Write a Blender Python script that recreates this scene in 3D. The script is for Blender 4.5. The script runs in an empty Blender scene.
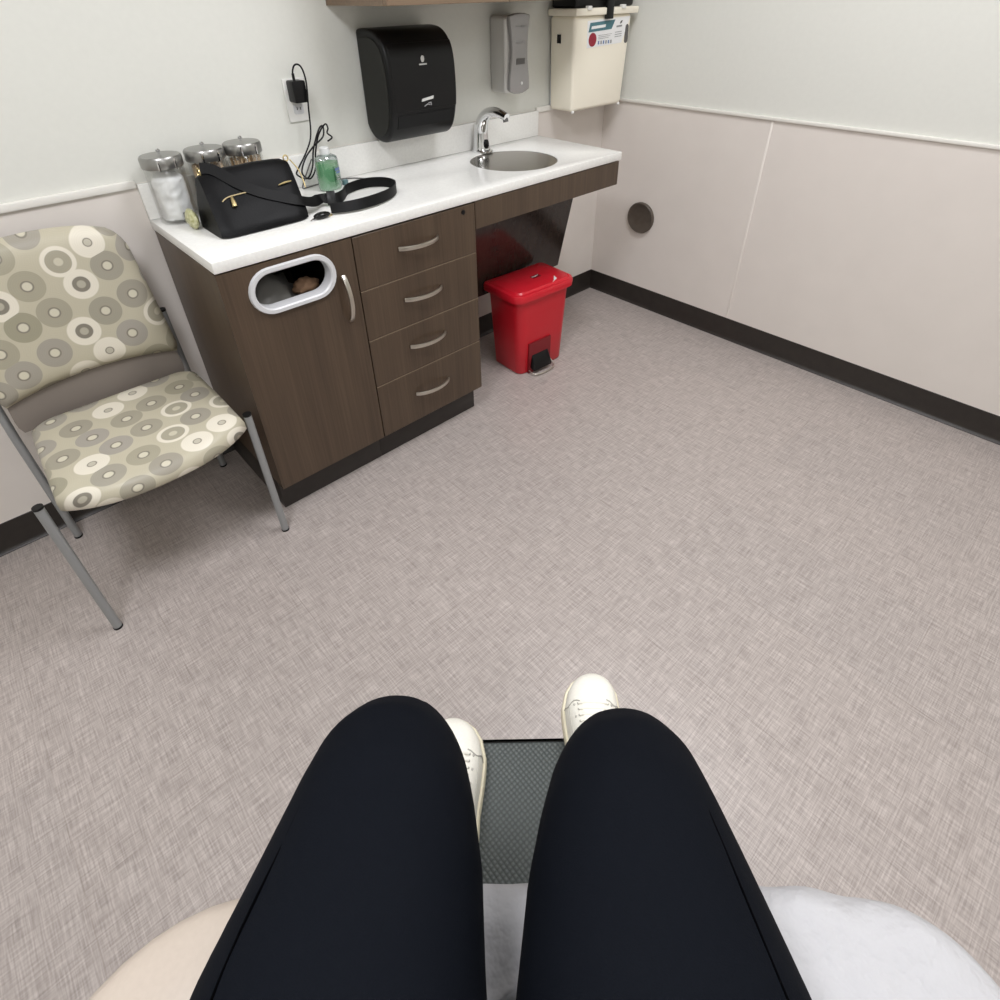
import bpy, bmesh, math, random
from math import sin, cos, pi, radians
from mathutils import Vector, Matrix, noise

random.seed(7)
scene = bpy.context.scene
COL = scene.collection

# ------------------------------------------------------------------ camera
cam_data = bpy.data.cameras.new('camera')
cam = bpy.data.objects.new('camera', cam_data)
COL.objects.link(cam)
YAW, PITCH, ROLL = -0.73721, -0.62335, -0.01903
FOC, PPY = 578.57, 404.38
CAMPOS = Vector((-2.4573, -1.9246, 1.3894))
_f = Vector((-sin(YAW) * cos(PITCH), cos(YAW) * cos(PITCH), sin(PITCH)))
_r0 = Vector((cos(YAW), sin(YAW), 0)); _u0 = _r0.cross(_f)
_r = cos(ROLL) * _r0 + sin(ROLL) * _u0
_u = -sin(ROLL) * _r0 + cos(ROLL) * _u0
M = Matrix((_r, _u, -_f)).transposed().to_4x4(); M.translation = CAMPOS
cam.matrix_world = M
cam_data.sensor_width = 36; cam_data.sensor_fit = 'HORIZONTAL'
cam_data.lens = FOC / 1000 * 36
cam_data.shift_x = 0; cam_data.shift_y = -(500 - PPY) / 1000
cam_data.clip_start = 0.02
scene.camera = cam

# ------------------------------------------------------------------ world, light, exposure
world = bpy.data.worlds.new('world'); scene.world = world
world.use_nodes = True
world.node_tree.nodes['Background'].inputs[0].default_value = (0.9, 0.95, 1, 1)
world.node_tree.nodes['Background'].inputs[1].default_value = 0.05
def area(name, loc, sx, sy, watts, col=(0.945, 0.955, 1.0)):
    l = bpy.data.lights.new(name, 'AREA'); l.shape = 'RECTANGLE'; l.size = sx; l.size_y = sy
    l.energy = watts; l.color = col
    o = bpy.data.objects.new(name, l); COL.objects.link(o); o.location = loc
    return o
area('ceiling_panel_lamp', (-2.85, -1.50, 2.655), 0.55, 0.55, 30.5)
area('right_ceiling_panel_lamp', (-1.05, -1.40, 2.655), 0.55, 1.15, 30)
area('rear_ceiling_panel_lamp', (-2.5, -3.7, 2.655), 0.55, 1.15, 19)
scene.view_settings.view_transform = 'Standard'
scene.view_settings.look = 'None'
scene.view_settings.exposure = 0.0
scene.view_settings.gamma = 1.0
scene.view_settings.use_curve_mapping = False

# ------------------------------------------------------------------ materials
def srgb(r, g, b):
    def c(v):
        v /= 255
        return v / 12.92 if v <= 0.04045 else ((v + 0.055) / 1.055) ** 2.4
    return (c(r), c(g), c(b), 1)
def mat(name, col, rough=0.5, metal=0.0, spec=0.5, **kw):
    m = bpy.data.materials.new(name); m.use_nodes = True
    b = m.node_tree.nodes['Principled BSDF']
    b.inputs['Base Color'].default_value = col if len(col) == 4 else (*col, 1)
    b.inputs['Roughness'].default_value = rough
    b.inputs['Metallic'].default_value = metal
    b.inputs['Specular IOR Level'].default_value = spec
    for k, v in kw.items(): b.inputs[k.replace('_', ' ')].default_value = v
    return m
class NT:
    """small helper for node graphs"""
    def __init__(s, m): s.m = m; s.nt = m.node_tree; s.b = s.nt.nodes.get('Principled BSDF')
    def n(s, t, **kw):
        x = s.nt.nodes.new(t)
        for k, v in kw.items():
            if k.startswith('i_'): x.inputs[k[2:].replace('_', ' ')].default_value = v
            else: setattr(x, k, v)
        return x
    def l(s, a, b): s.nt.links.new(a, b)
    def math(s, op, a, b=None, c=None):
        x = s.n('ShaderNodeMath', operation=op)
        for i, v in enumerate((a, b, c)):
            if v is None: continue
            if isinstance(v, (int, float)): x.inputs[i].default_value = v
            else: s.l(v, x.inputs[i])
        return x.outputs[0]
    def mix(s, f, a, b):
        x = s.n('ShaderNodeMix', data_type='RGBA')
        for i, v in ((0, f), (6, a), (7, b)):
            if isinstance(v, (int, float)): x.inputs[i].default_value = v
            elif isinstance(v, tuple): x.inputs[i].default_value = v
            else: s.l(v, x.inputs[i])
        return x.outputs[2]
    def ramp(s, f, pts, interp='LINEAR'):
        x = s.n('ShaderNodeValToRGB'); cr = x.color_ramp; cr.interpolation = interp
        while len(cr.elements) < len(pts): cr.elements.new(0.5)
        for e, (p, c) in zip(cr.elements, pts): e.position = p; e.color = c
        s.l(f, x.inputs[0]); return x.outputs[0]
    def bump(s, h, strength=0.3, dist=0.002):
        x = s.n('ShaderNodeBump', i_Strength=strength, i_Distance=dist)
        s.l(h, x.inputs['Height']); s.l(x.outputs[0], s.b.inputs['Normal'])
def noisy(name, c1, c2, scale=40, rough=0.5, bump=0.0, stretch=(1, 1, 1), metal=0.0, spec=0.5, detail=3, dist=0.002, **kw):
    m = mat(name, c1, rough, metal, spec, **kw); g = NT(m)
    tc = g.n('ShaderNodeTexCoord'); mp = g.n('ShaderNodeMapping'); mp.inputs['Scale'].default_value = stretch
    g.l(tc.outputs['Object'], mp.inputs['Vector'])
    ns = g.n('ShaderNodeTexNoise', i_Scale=scale, i_Detail=detail); g.l(mp.outputs[0], ns.inputs['Vector'])
    cr = g.ramp(ns.outputs['Fac'], [(0.3, c1), (0.7, c2)])
    g.l(cr, g.b.inputs['Base Color'])
    if bump: g.bump(ns.outputs['Fac'], bump, dist)
    return m

M_paint = noisy('wall_paint', srgb(222, 222, 215), srgb(224, 224, 217), 60, 0.7, 0.04, spec=0.25)
M_panel = noisy('wall_panel_beige', srgb(227, 220, 213), srgb(230, 223, 216), 8, 0.42, 0.0, spec=0.35)
M_rail = mat('white_rail', srgb(234, 231, 224), 0.45)
M_seam = mat('panel_seam', srgb(240, 234, 227), 0.5)
M_ceil = mat('ceiling_tile', srgb(225, 224, 218), 0.9)
M_base = noisy('black_rubber', srgb(44, 39, 36), srgb(50, 45, 41), 30, 0.38, spec=0.4)
M_wood = None
def wood(name, ax, c1, c2, rough=0.36, spec=0.42):
    m = mat(name, c1, rough, 0, spec); g = NT(m)
    tc = g.n('ShaderNodeTexCoord'); mp = g.n('ShaderNodeMapping')
    mp.inputs['Scale'].default_value = {'z': (170, 170, 3.0), 'x': (3, 170, 170)}[ax]
    g.l(tc.outputs['Object'], mp.inputs['Vector'])
    n1 = g.n('ShaderNodeTexNoise', i_Scale=1.0, i_Detail=4.0, i_Roughness=0.65); g.l(mp.outputs[0], n1.inputs['Vector'])
    mp2 = g.n('ShaderNodeMapping'); mp2.inputs['Scale'].default_value = {'z': (22, 22, 0.8), 'x': (0.8, 22, 22)}[ax]
    g.l(tc.outputs['Object'], mp2.inputs['Vector'])
    n2 = g.n('ShaderNodeTexNoise', i_Scale=1.0, i_Detail=2.0); g.l(mp2.outputs[0], n2.inputs['Vector'])
    f = g.math('ADD', g.math('MULTIPLY', n1.outputs['Fac'], 0.6), g.math('MULTIPLY', n2.outputs['Fac'], 0.4))
    g.l(g.ramp(f, [(0.36, c1), (0.64, c2)]), g.b.inputs['Base Color'])
    return m
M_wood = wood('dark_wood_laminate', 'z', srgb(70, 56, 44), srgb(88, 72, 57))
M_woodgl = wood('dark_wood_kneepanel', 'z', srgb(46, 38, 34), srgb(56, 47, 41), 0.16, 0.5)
M_wood_up = wood('overhead_wood', 'x', srgb(110, 92, 74), srgb(130, 110, 90))
M_inside = mat('cabinet_interior', srgb(30, 26, 24), 0.8)
M_edge = mat('edge_banding', srgb(140, 122, 102), 0.5)
M_quartz = noisy('white_quartz', srgb(236, 235, 231), srgb(243, 242, 238), 120, 0.22, spec=0.45)
M_steel = mat('brushed_steel', srgb(150, 145, 138), 0.22, 1.0)
M_nickel = mat('satin_nickel', srgb(200, 194, 184), 0.3, 1.0)
M_chrome = mat('chrome', srgb(225, 226, 228), 0.08, 1.0)
M_zip = mat('zip_metal', srgb(120, 108, 82), 0.45, 0.9)
M_lid = mat('grey_lid_steel', srgb(158, 157, 154), 0.32, 0.85)
M_gold = mat('gold_metal', srgb(222, 202, 150), 0.3, 1.0)
M_black = mat('black_plastic', srgb(13, 13, 14), 0.4, 0, 0.3)
M_blackgl = mat('black_glossy_plastic', srgb(6, 6, 7), 0.2, 0, 0.35)
M_blackmatte = mat('black_side_plastic', srgb(42, 42, 39), 0.6, 0, 0.25)
M_void = mat('dark_void', srgb(6, 6, 6), 0.9)
M_whitepl = mat('white_plastic', srgb(235, 234, 230), 0.35)
M_ringgrey = mat('pale_grey_plastic', srgb(212, 212, 214), 0.35)
M_mark = mat('white_print', srgb(215, 215, 212), 0.6)
M_greymark = mat('grey_print', srgb(150, 150, 150), 0.6)
M_red = mat('red_plastic', srgb(196, 26, 40), 0.33, 0, 0.5)
M_redlid = mat('red_lid_plastic', srgb(205, 28, 44), 0.28, 0, 0.5)
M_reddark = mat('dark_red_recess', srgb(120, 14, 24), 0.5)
M_cream = mat('cream_plastic', srgb(248, 241, 224), 0.42)
M_creamrim = mat('cream_rim', srgb(246, 239, 222), 0.4)
M_silver = mat('silver_plastic', srgb(200, 198, 195), 0.28, 0.35)
M_silverface = mat('silver_face_plate', srgb(160, 158, 157), 0.22, 0.35)
M_darkgrey = mat('dark_grey_plastic', srgb(90, 88, 86), 0.4)
M_bumper = noisy('brown_rubber', srgb(78, 69, 60), srgb(88, 79, 70), 50, 0.5)
M_leather = noisy('black_leather', srgb(7, 7, 9), srgb(10, 10, 12), 260, 0.45, 0.2, spec=0.16)
M_strap = noisy('black_strap', srgb(9, 9, 10), srgb(13, 13, 14), 400, 0.5, 0.15, spec=0.18)
M_legs = noisy('black_knit', srgb(8, 11, 17), srgb(12, 15, 22), 900, 0.8, 0.15, spec=0.08)
M_seamthread = mat('black_seam', srgb(2, 2, 3), 0.9, 0, 0.02)
M_shoe = noisy('white_canvas', srgb(240, 237, 226), srgb(246, 243, 233), 300, 0.55, 0.08)
M_sole = mat('cream_sole', srgb(234, 226, 200), 0.5)
M_eyelet = mat('grey_eyelet', srgb(178, 175, 166), 0.6)
M_vinyl = noisy('beige_vinyl', srgb(190, 177, 164), srgb(194, 181, 168), 200, 0.42, 0.05)
M_tablebase = mat('table_base', srgb(196, 190, 182), 0.5)
M_frame = mat('grey_steel_tube', srgb(162, 165, 166), 0.36, 0.5)
M_shell = mat('taupe_back_shell', srgb(124, 115, 107), 0.55)
M_teal = mat('teal_print', srgb(72, 118, 128), 0.5)
M_maroon = mat('maroon_print', srgb(150, 30, 50), 0.5)
M_tealcap = mat('teal_cap', srgb(88, 118, 122), 0.4)
M_labelwhite = mat('label_white', srgb(240, 240, 240), 0.5)
M_labelblue = mat('label_blue', srgb(110, 130, 170), 0.5)
M_stick = noisy('birch_wood', srgb(214, 182, 140), srgb(232, 204, 166), 60, 0.6)
M_cotton = noisy('cotton', srgb(246, 246, 245), srgb(252, 252, 252), 40, 0.95, 0.5, dist=0.004)
M_bag_grey = mat('grey_bin_liner', srgb(120, 118, 114), 0.35)
M_browncup = mat('brown_paper', srgb(150, 118, 92), 0.7)
M_packet = noisy('yellow_green_wrapper', srgb(214, 212, 176), srgb(160, 160, 104), 130, 0.3)
M_tag = mat('grey_tag', srgb(130, 130, 130), 0.5)
M_lightpanel = bpy.data.materials.new('lit_diffuser'); M_lightpanel.use_nodes = True
_g = NT(M_lightpanel); _g.b.inputs['Emission Color'].default_value = (1, 0.97, 0.92, 1); _g.b.inputs['Emission Strength'].default_value = 2.0

def glass_like(name, tint=(1, 1, 1, 1), gloss=0.12):
    m = bpy.data.materials.new(name); m.use_nodes = True
    nt = m.node_tree; nt.nodes.clear()
    out = nt.nodes.new('ShaderNodeOutputMaterial'); mx = nt.nodes.new('ShaderNodeMixShader')
    tr = nt.nodes.new('ShaderNodeBsdfTransparent'); tr.inputs[0].default_value = tint
    gl = nt.nodes.new('ShaderNodeBsdfGlossy'); gl.inputs['Roughness'].default_value = 0.06
    lw = nt.nodes.new('ShaderNodeLayerWeight'); lw.inputs[0].default_value = 0.28
    mu = nt.nodes.new('ShaderNodeMath'); mu.operation = 'MULTIPLY_ADD'; mu.inputs[1].default_value = 0.5; mu.inputs[2].default_value = gloss * 0.3
    nt.links.new(lw.outputs['Facing'], mu.inputs[0]); nt.links.new(mu.outputs[0], mx.inputs[0])
    nt.links.new(tr.outputs[0], mx.inputs[1]); nt.links.new(gl.outputs[0], mx.inputs[2]); nt.links.new(mx.outputs[0], out.inputs[0])
    return m
M_glass = glass_like('clear_glass', (0.985, 0.988, 0.985, 1))
M_clear = glass_like('clear_plastic', (0.9, 0.92, 0.93, 1), 0.3)
def gel_mat():
    m = mat('green_gel', srgb(170, 228, 178), 0.15); g = NT(m)
    tr = g.n('ShaderNodeBsdfTransparent'); tr.inputs[0].default_value = srgb(205, 245, 210)
    mx = g.n('ShaderNodeMixShader'); mx.inputs[0].default_value = 0.45
    out = g.nt.nodes['Material Output']
    g.l(g.b.outputs[0], mx.inputs[1]); g.l(tr.outputs[0], mx.inputs[2]); g.l(mx.outputs[0], out.inputs[0])
    return m
M_gel = gel_mat()
M_frost = mat('frosted_cap', srgb(228, 230, 230), 0.3)

def floor_mat():
    m = mat('linen_vinyl_floor', (0.4, 0.38, 0.37), 0.36, 0, 0.5); g = NT(m)
    tc = g.n('ShaderNodeTexCoord')
    def streak(sc, seed):
        mp = g.n('ShaderNodeMapping'); mp.inputs['Scale'].default_value = sc; mp.inputs['Location'].default_value = (seed, seed * 2, 0)
        g.l(tc.outputs['Object'], mp.inputs['Vector'])
        n = g.n('ShaderNodeTexNoise', i_Scale=1.0, i_Detail=2.5, i_Roughness=0.6); g.l(mp.outputs[0], n.inputs['Vector'])
        return n.outputs['Fac']
    a = streak((17, 340, 1), 3); b = streak((340, 17, 1), 8)
    a2 = streak((7, 120, 1), 13); b2 = streak((120, 7, 1), 18)
    s = g.math('ADD', g.math('ADD', g.math('MULTIPLY', a, 0.4), g.math('MULTIPLY', b, 0.4)), g.math('ADD', g.math('MULTIPLY', a2, 0.1), g.math('MULTIPLY', b2, 0.1)))
    col = g.ramp(s, [(0.37, srgb(148, 139, 135)), (0.5, srgb(175, 165, 160)), (0.63, srgb(201, 192, 187))])
    br = g.n('ShaderNodeTexBrick', offset=0.5, squash=1.0); br.inputs['Scale'].default_value = 1.0
    br.inputs['Brick Width'].default_value = 0.61; br.inputs['Row Height'].default_value = 0.305; br.inputs['Mortar Size'].default_value = 0.0012
    br.inputs['Color1'].default_value = (0.955, 0.955, 0.955, 1); br.inputs['Color2'].default_value = (1.0, 0.995, 0.99, 1); br.inputs['Mortar'].default_value = (0.85, 0.84, 0.83, 1)
    mpb = g.n('ShaderNodeMapping'); mpb.inputs['Location'].default_value = (0.11, 0.07, 0); mpb.inputs['Rotation'].default_value = (0, 0, pi / 2)
    g.l(tc.outputs['Object'], mpb.inputs['Vector']); g.l(mpb.outputs[0], br.inputs['Vector'])
    mx = g.n('ShaderNodeMix', data_type='RGBA', blend_type='MULTIPLY'); mx.inputs[0].default_value = 1.0
    g.l(col, mx.inputs[6]); g.l(br.outputs['Color'], mx.inputs[7]); g.l(mx.outputs[2], g.b.inputs['Base Color'])
    g.bump(s, 0.12, 0.001)
    return m
M_floor = floor_mat()

def ring_fabric(name, plane):
    m = mat(name, srgb(180, 172, 150), 0.4, 0, 0.4); g = NT(m)
    tc = g.n('ShaderNodeTexCoord'); sp = g.n('ShaderNodeSeparateXYZ'); g.l(tc.outputs['Object'], sp.inputs[0])
    u = sp.outputs['X']; v = g.math('ADD', sp.outputs['Y'], sp.outputs['Z']) if plane == 'xy' else sp.outputs['Z']
    cb = g.n('ShaderNodeCombineXYZ')
    # staggered columns: rotate the lattice a little so that the rows slant
    g.l(g.math('ADD', g.math('MULTIPLY', u, 11.0), g.math('MULTIPLY', v, 4.6)), cb.inputs[0])
    g.l(g.math('SUBTRACT', g.math('MULTIPLY', v, 11.0), g.math('MULTIPLY', u, 4.6)), cb.inputs[1])
    vo = g.n('ShaderNodeTexVoronoi', voronoi_dimensions='2D', feature='F1', i_Scale=1.0, i_Randomness=0.22)
    g.l(cb.outputs[0], vo.inputs['Vector'])
    d = vo.outputs['Distance']; sc = g.n('ShaderNodeSeparateColor'); g.l(vo.outputs['Color'], sc.inputs[0])
    base = srgb(190, 183, 162); cream = srgb(226, 219, 203); greyd = srgb(132, 126, 114)
    taupe = g.ramp(sc.outputs['Green'], [(0.0, srgb(166, 160, 140)), (0.5, srgb(158, 152, 138)), (0.8, srgb(164, 158, 148)), (1.0, srgb(156, 151, 130))])
    w = 0.012
    def disc(r): # 1 inside radius r
        x = g.n('ShaderNodeMapRange', clamp=True); x.inputs[1].default_value = r - w; x.inputs[2].default_value = r + w
        x.inputs[3].default_value = 1.0; x.inputs[4].default_value = 0.0; g.l(d, x.inputs[0]); return x.outputs[0]
    A = g.mix(disc(0.46), base, taupe); A = g.mix(disc(0.17), A, greyd); A = g.mix(disc(0.125), A, srgb(208, 202, 182))
    B = g.mix(disc(0.46), base, cream); B = g.mix(disc(0.24), B, greyd); B = g.mix(disc(0.12), B, srgb(176, 170, 154))
    Cc = g.mix(disc(0.46), base, cream); Cc = g.mix(disc(0.34), Cc, srgb(166, 160, 142)); Cc = g.mix(disc(0.12), Cc, srgb(200, 194, 174))
    D = g.mix(disc(0.46), base, cream); D = g.mix(disc(0.13), D, greyd); D = g.mix(disc(0.10), D, srgb(190, 184, 168))
    def sel(t):
        return g.math('GREATER_THAN', sc.outputs['Red'], t)
    col = g.mix(sel(0.62), A, B); col = g.mix(sel(0.75), col, Cc); col = g.mix(sel(0.88), col, D)
    # faint concentric lines inside the discs
    fine = g.math('MULTIPLY_ADD', g.math('SINE', g.math('MULTIPLY', d, 110.0)), 0.015, 1.0)
    mx = g.n('ShaderNodeMix', data_type='RGBA', blend_type='MULTIPLY'); mx.inputs[0].default_value = 1.0
    g.l(col, mx.inputs[6]); g.l(fine, mx.inputs[7]); g.l(mx.outputs[2], g.b.inputs['Base Color'])
    return m
M_fab_seat = ring_fabric('ring_vinyl_seat', 'xy'); M_fab_back = ring_fabric('ring_vinyl_back', 'xz')

def tread_mat():
    m = mat('grey_step_rubber', srgb(92, 97, 97), 0.5, 0, 0.4); g = NT(m)
    tc = g.n('ShaderNodeTexCoord'); mp = g.n('ShaderNodeMapping'); mp.inputs['Rotation'].default_value = (0, 0, radians(45) - 0.737)
    g.l(tc.outputs['Object'], mp.inputs['Vector'])
    vo = g.n('ShaderNodeTexVoronoi', voronoi_dimensions='2D', feature='F1', i_Scale=150.0, i_Randomness=0.0); g.l(mp.outputs[0], vo.inputs['Vector'])
    g.l(g.ramp(vo.outputs['Distance'], [(0.2, srgb(94, 99, 98)), (0.5, srgb(72, 77, 76))]), g.b.inputs['Base Color'])
    inv = g.math('SUBTRACT', 1.0, vo.outputs['Distance']); g.bump(inv, 0.8, 0.003)
    return m
M_tread = tread_mat()
def paper_mat():
    m = mat('exam_paper', srgb(190, 189, 191), 0.6, 0, 0.2); g = NT(m)
    tc = g.n('ShaderNodeTexCoord'); ns = g.n('ShaderNodeTexNoise', i_Scale=21.0, i_Detail=4.0, i_Roughness=0.55); g.l(tc.outputs['Object'], ns.inputs['Vector'])
    g.bump(ns.outputs['Fac'], 0.7, 0.014)
    return m
M_paper = paper_mat()

# ------------------------------------------------------------------ mesh helpers
ORG = {}
class MB:
    def __init__(s): s.bm = bmesh.new()
    def face(s, vs):
        try: return s.bm.faces.new(vs)
        except ValueError: return None
    def box(s, x0, x1, y0, y1, z0, z1):
        v = [s.bm.verts.new((x, y, z)) for z in (z0, z1) for x, y in ((x0, y0), (x1, y0), (x1, y1), (x0, y1))]
        for q in ((3, 2, 1, 0), (4, 5, 6, 7), (0, 1, 5, 4), (1, 2, 6, 5), (2, 3, 7, 6), (3, 0, 4, 7)): s.face([v[i] for i in q])
        return s
    def hexa(s, b, t):
        v = [s.bm.verts.new(p) for p in b + t]
        for q in ((3, 2, 1, 0), (4, 5, 6, 7), (0, 1, 5, 4), (1, 2, 6, 5), (2, 3, 7, 6), (3, 0, 4, 7)): s.face([v[i] for i in q])
        return s
    def prism(s, poly, axis, a0, a1):
        def P(p, a):
            return {'x': (a, p[0], p[1]), 'y': (p[0], a, p[1]), 'z': (p[0], p[1], a)}[axis]
        A = [s.bm.verts.new(P(p, a0)) for p in poly]; B = [s.bm.verts.new(P(p, a1)) for p in poly]
        n = len(poly)
        s.face(A[::-1]); s.face(B)
        for i in range(n): s.face([A[i], A[(i + 1) % n], B[(i + 1) % n], B[i]])
        return s
    def loft(s, rings, cap=True, close=True):
        R = [[s.bm.verts.new(p) for p in r] for r in rings]
        n = len(R[0])
        for a, b in zip(R, R[1:]):
            for i in range(n if close else n - 1): s.face([a[i], a[(i + 1) % n], b[(i + 1) % n], b[i]])
        if cap: s.face(R[0][::-1]); s.face(R[-1])
        return s
    def tube(s, pts, r, n=12, cap=True):
        P = [Vector(p) for p in pts]; rr = r if isinstance(r, (list, tuple)) else [r] * len(P)
        rings = []; prev = None
        for i, p in enumerate(P):
            t = (P[min(i + 1, len(P) - 1)] - P[max(i - 1, 0)]).normalized()
            if prev is None:
                ref = Vector((0, 0, 1)) if abs(t.z) < 0.9 else Vector((1, 0, 0)); nrm = (ref - t * ref.dot(t)).normalized()
            else:
                nrm = prev - t * prev.dot(t)
                nrm = nrm.normalized() if nrm.length > 1e-6 else prev
            prev = nrm; bn = t.cross(nrm)
            rings.append([p + rr[i] * (cos(2 * pi * k / n) * nrm + sin(2 * pi * k / n) * bn) for k in range(n)])
        return s.loft(rings, cap)
    def lathe(s, prof, c=(0, 0, 0), n=32, sx=1, sy=1):
        rings = [[(c[0] + sx * r * cos(2 * pi * k / n), c[1] + sy * r * sin(2 * pi * k / n), c[2] + z) for k in range(n)] for r, z in prof]
        return s.loft(rings, True)
    def ribbon(s, pts, wd, w, t):
        P = [Vector(p) for p in pts]; rings = []
        for i, p in enumerate(P):
            tg = (P[min(i + 1, len(P) - 1)] - P[max(i - 1, 0)]).normalized()
            d = Vector(wd[i]); d = (d - tg * d.dot(tg)).normalized(); nn = tg.cross(d)
            rings.append([p + d * w / 2 + nn * t / 2, p - d * w / 2 + nn * t / 2, p - d * w / 2 - nn * t / 2, p + d * w / 2 - nn * t / 2])
        return s.loft(rings, True)
    def plate_hole(s, outer, inner, axis, a0, a1):
        def P(p, a):
            return {'x': (a, p[0], p[1]), 'y': (p[0], a, p[1]), 'z': (p[0], p[1], a)}[axis]
        caps = []
        for a in (a0, a1):
            o = [s.bm.verts.new(P(p, a)) for p in outer]; i = [s.bm.verts.new(P(p, a)) for p in inner]
            es = [s.bm.edges.new((o[k], o[(k + 1) % len(o)])) for k in range(len(o))] + [s.bm.edges.new((i[k], i[(k + 1) % len(i)])) for k in range(len(i))]
            bmesh.ops.triangle_fill(s.bm, use_beauty=True, edges=es)
            caps.append((o, i))
        for j in (0, 1):
            A, B = caps[0][j], caps[1][j]; n = len(A)
            for k in range(n): s.face([A[k], A[(k + 1) % n], B[(k + 1) % n], B[k]])
        return s
    def sphere(s, c, r, u=16, v=10, sx=1, sy=1, sz=1):
        rings = []
        for j in range(1, v):
            a = -pi / 2 + pi * j / v
            rings.append([(c[0] + sx * r * cos(a) * cos(2 * pi * k / u), c[1] + sy * r * cos(a) * sin(2 * pi * k / u), c[2] + sz * r * sin(a)) for k in range(u)])
        return s.loft(rings, True)
    def xform(s, mtx): bmesh.ops.transform(s.bm, matrix=mtx, verts=s.bm.verts); return s
    def build(s, name, m, parent=None, bevel=0, seg=2, angle=35, sub=0, org=None, bevel_angle=30):
        bm = s.bm
        bmesh.ops.recalc_face_normals(bm, faces=bm.faces)
        if bevel:
            es = [e for e in bm.edges if len(e.link_faces) == 2 and e.calc_face_angle(0) > radians(bevel_angle)]
            bmesh.ops.bevel(bm, geom=es, offset=bevel, segments=seg, profile=0.5, affect='EDGES', clamp_overlap=True)
        if parent is not None: o0 = ORG[parent.name]
        elif org is not None: o0 = Vector(org)
        else:
            xs = [v.co for v in bm.verts]
            o0 = Vector(((min(v.x for v in xs) + max(v.x for v in xs)) / 2, (min(v.y for v in xs) + max(v.y for v in xs)) / 2, min(v.z for v in xs)))
        for v in bm.verts: v.co -= o0
        for f in bm.faces: f.smooth = True
        for e in bm.edges:
            if len(e.link_faces) == 2 and e.calc_face_angle(0) > radians(angle): e.smooth = False
        me = bpy.data.meshes.new(name); bm.to_mesh(me); bm.free()
        me.materials.append(m)
        o = bpy.data.objects.new(name, me); COL.objects.link(o)
        if parent is not None: o.parent = parent
        else: o.location = o0
        ORG[o.name] = o0
        if sub:
            md = o.modifiers.new('subdivision', 'SUBSURF'); md.levels = sub; md.render_levels = sub
        return o
def box(*a): return MB().box(*a)
def thing(name, label, cat, loc, group=None):
    o = bpy.data.objects.new(name, None); COL.objects.link(o); o.location = loc; ORG[o.name] = Vector(loc)
    return tag(o, label, cat, group)
def tag(o, label, cat, group=None, kind=None):
    o['label'] = label; o['category'] = cat
    if group: o['group'] = group
    if kind: o['kind'] = kind
    return o
def struct(o): o['kind'] = 'structure'; return o
def lab(o, l): o['label'] = l; return o
def rrect(x0, x1, y0, y1, r, n=6):
    rs = r if isinstance(r, (list, tuple)) else (r,) * 4  # corners: x1y1, x0y1, x0y0, x1y0
    pts = []
    for (cx, cy, a0, rad) in ((x1 - rs[0], y1 - rs[0], 0, rs[0]), (x0 + rs[1], y1 - rs[1], 90, rs[1]), (x0 + rs[2], y0 + rs[2], 180, rs[2]), (x1 - rs[3], y0 + rs[3], 270, rs[3])):
        for k in range(n + 1):
            a = radians(a0 + 90 * k / n); pts.append((cx + rad * cos(a), cy + rad * sin(a)))
    return pts
def catmull(pts, n=6):
    P = [Vector(p) for p in pts]; out = []
    for i in range(len(P) - 1):
        a, b, c, d = P[max(i - 1, 0)], P[i], P[i + 1], P[min(i + 2, len(P) - 1)]
        for k in range(n):
            t = k / n
            out.append(0.5 * ((2 * b) + (c - a) * t + (2 * a - 5 * b + 4 * c - d) * t * t + (3 * b - a - 3 * c + d) * t ** 3))
    out.append(P[-1]); return out

# ------------------------------------------------------------------ the room
X0, Y0, ZC = -4.3, -4.4, 2.7
BH, RH = 0.104, 0.962
struct(box(X0, 0.0, Y0, 0.0, -0.05, 0.0).build('floor', M_floor, org=(0, 0, 0)))
struct(box(X0 - .1, .1, Y0 - .1, .1, ZC, ZC + .05).build('ceiling', M_ceil, org=(0, 0, ZC)))
struct(box(X0 - .1, .1, 0.0, .1, -.05, ZC).build('wall_back', M_paint, org=(0, 0, 0)))
struct(box(0.0, .1, Y0, 0.0, -.05, ZC).build('wall_right', M_paint, org=(0, 0, 0)))
struct(box(X0 - .1, X0, Y0, 0.0, -.05, ZC).build('wall_left', M_paint, org=(0, 0, 0)))
struct(box(X0 - .1, .1, Y0 - .1, Y0, -.05, ZC).build('wall_front', M_paint, org=(0, 0, 0)))
# beige wainscot sheets, white top rails and the joint strip
struct(box(X0, -.004, -.004, 0.0, 0.0, RH).build('trim_1', M_panel, org=(0, 0, 0)))
struct(box(-.004, 0.0, Y0, 0.0, 0.0, RH).build('trim_2', M_panel, org=(0, 0, 0)))
struct(box(X0, -2.073, -.013, 0.0, RH - .010, RH + .011).build('trim_3', M_rail, bevel=.003, org=(0, 0, 0)))
struct(box(-.472, -.012, -.013, 0.0, RH - .010, RH + .011).build('trim_4', M_rail, bevel=.003, org=(0, 0, 0)))
struct(box(-.013, 0.0, Y0, -.0, RH - .006, RH + .007).build('trim_5', M_rail, bevel=.003, org=(0, 0, 0)))
struct(box(-.0065, -.003, -.836, -.828, BH, RH).build('trim_6', M_seam, bevel=.001, org=(0, 0, 0)))
cove = [(0, 0), (-.016, 0), (-.016, .0025), (-.010, .008), (-.006, .018), (-.005, BH - .002), (-.003, BH), (0, BH)]
struct(MB().prism(cove, 'x', X0, 0).build('baseboard_back', M_base, org=(0, 0, 0)))
struct(MB().prism([(p[0], p[1]) for p in cove], 'x', 0, -Y0).xform(Matrix.Rotation(-pi / 2, 4, 'Z')).build('baseboard_right', M_base, org=(0, 0, 0)))

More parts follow.
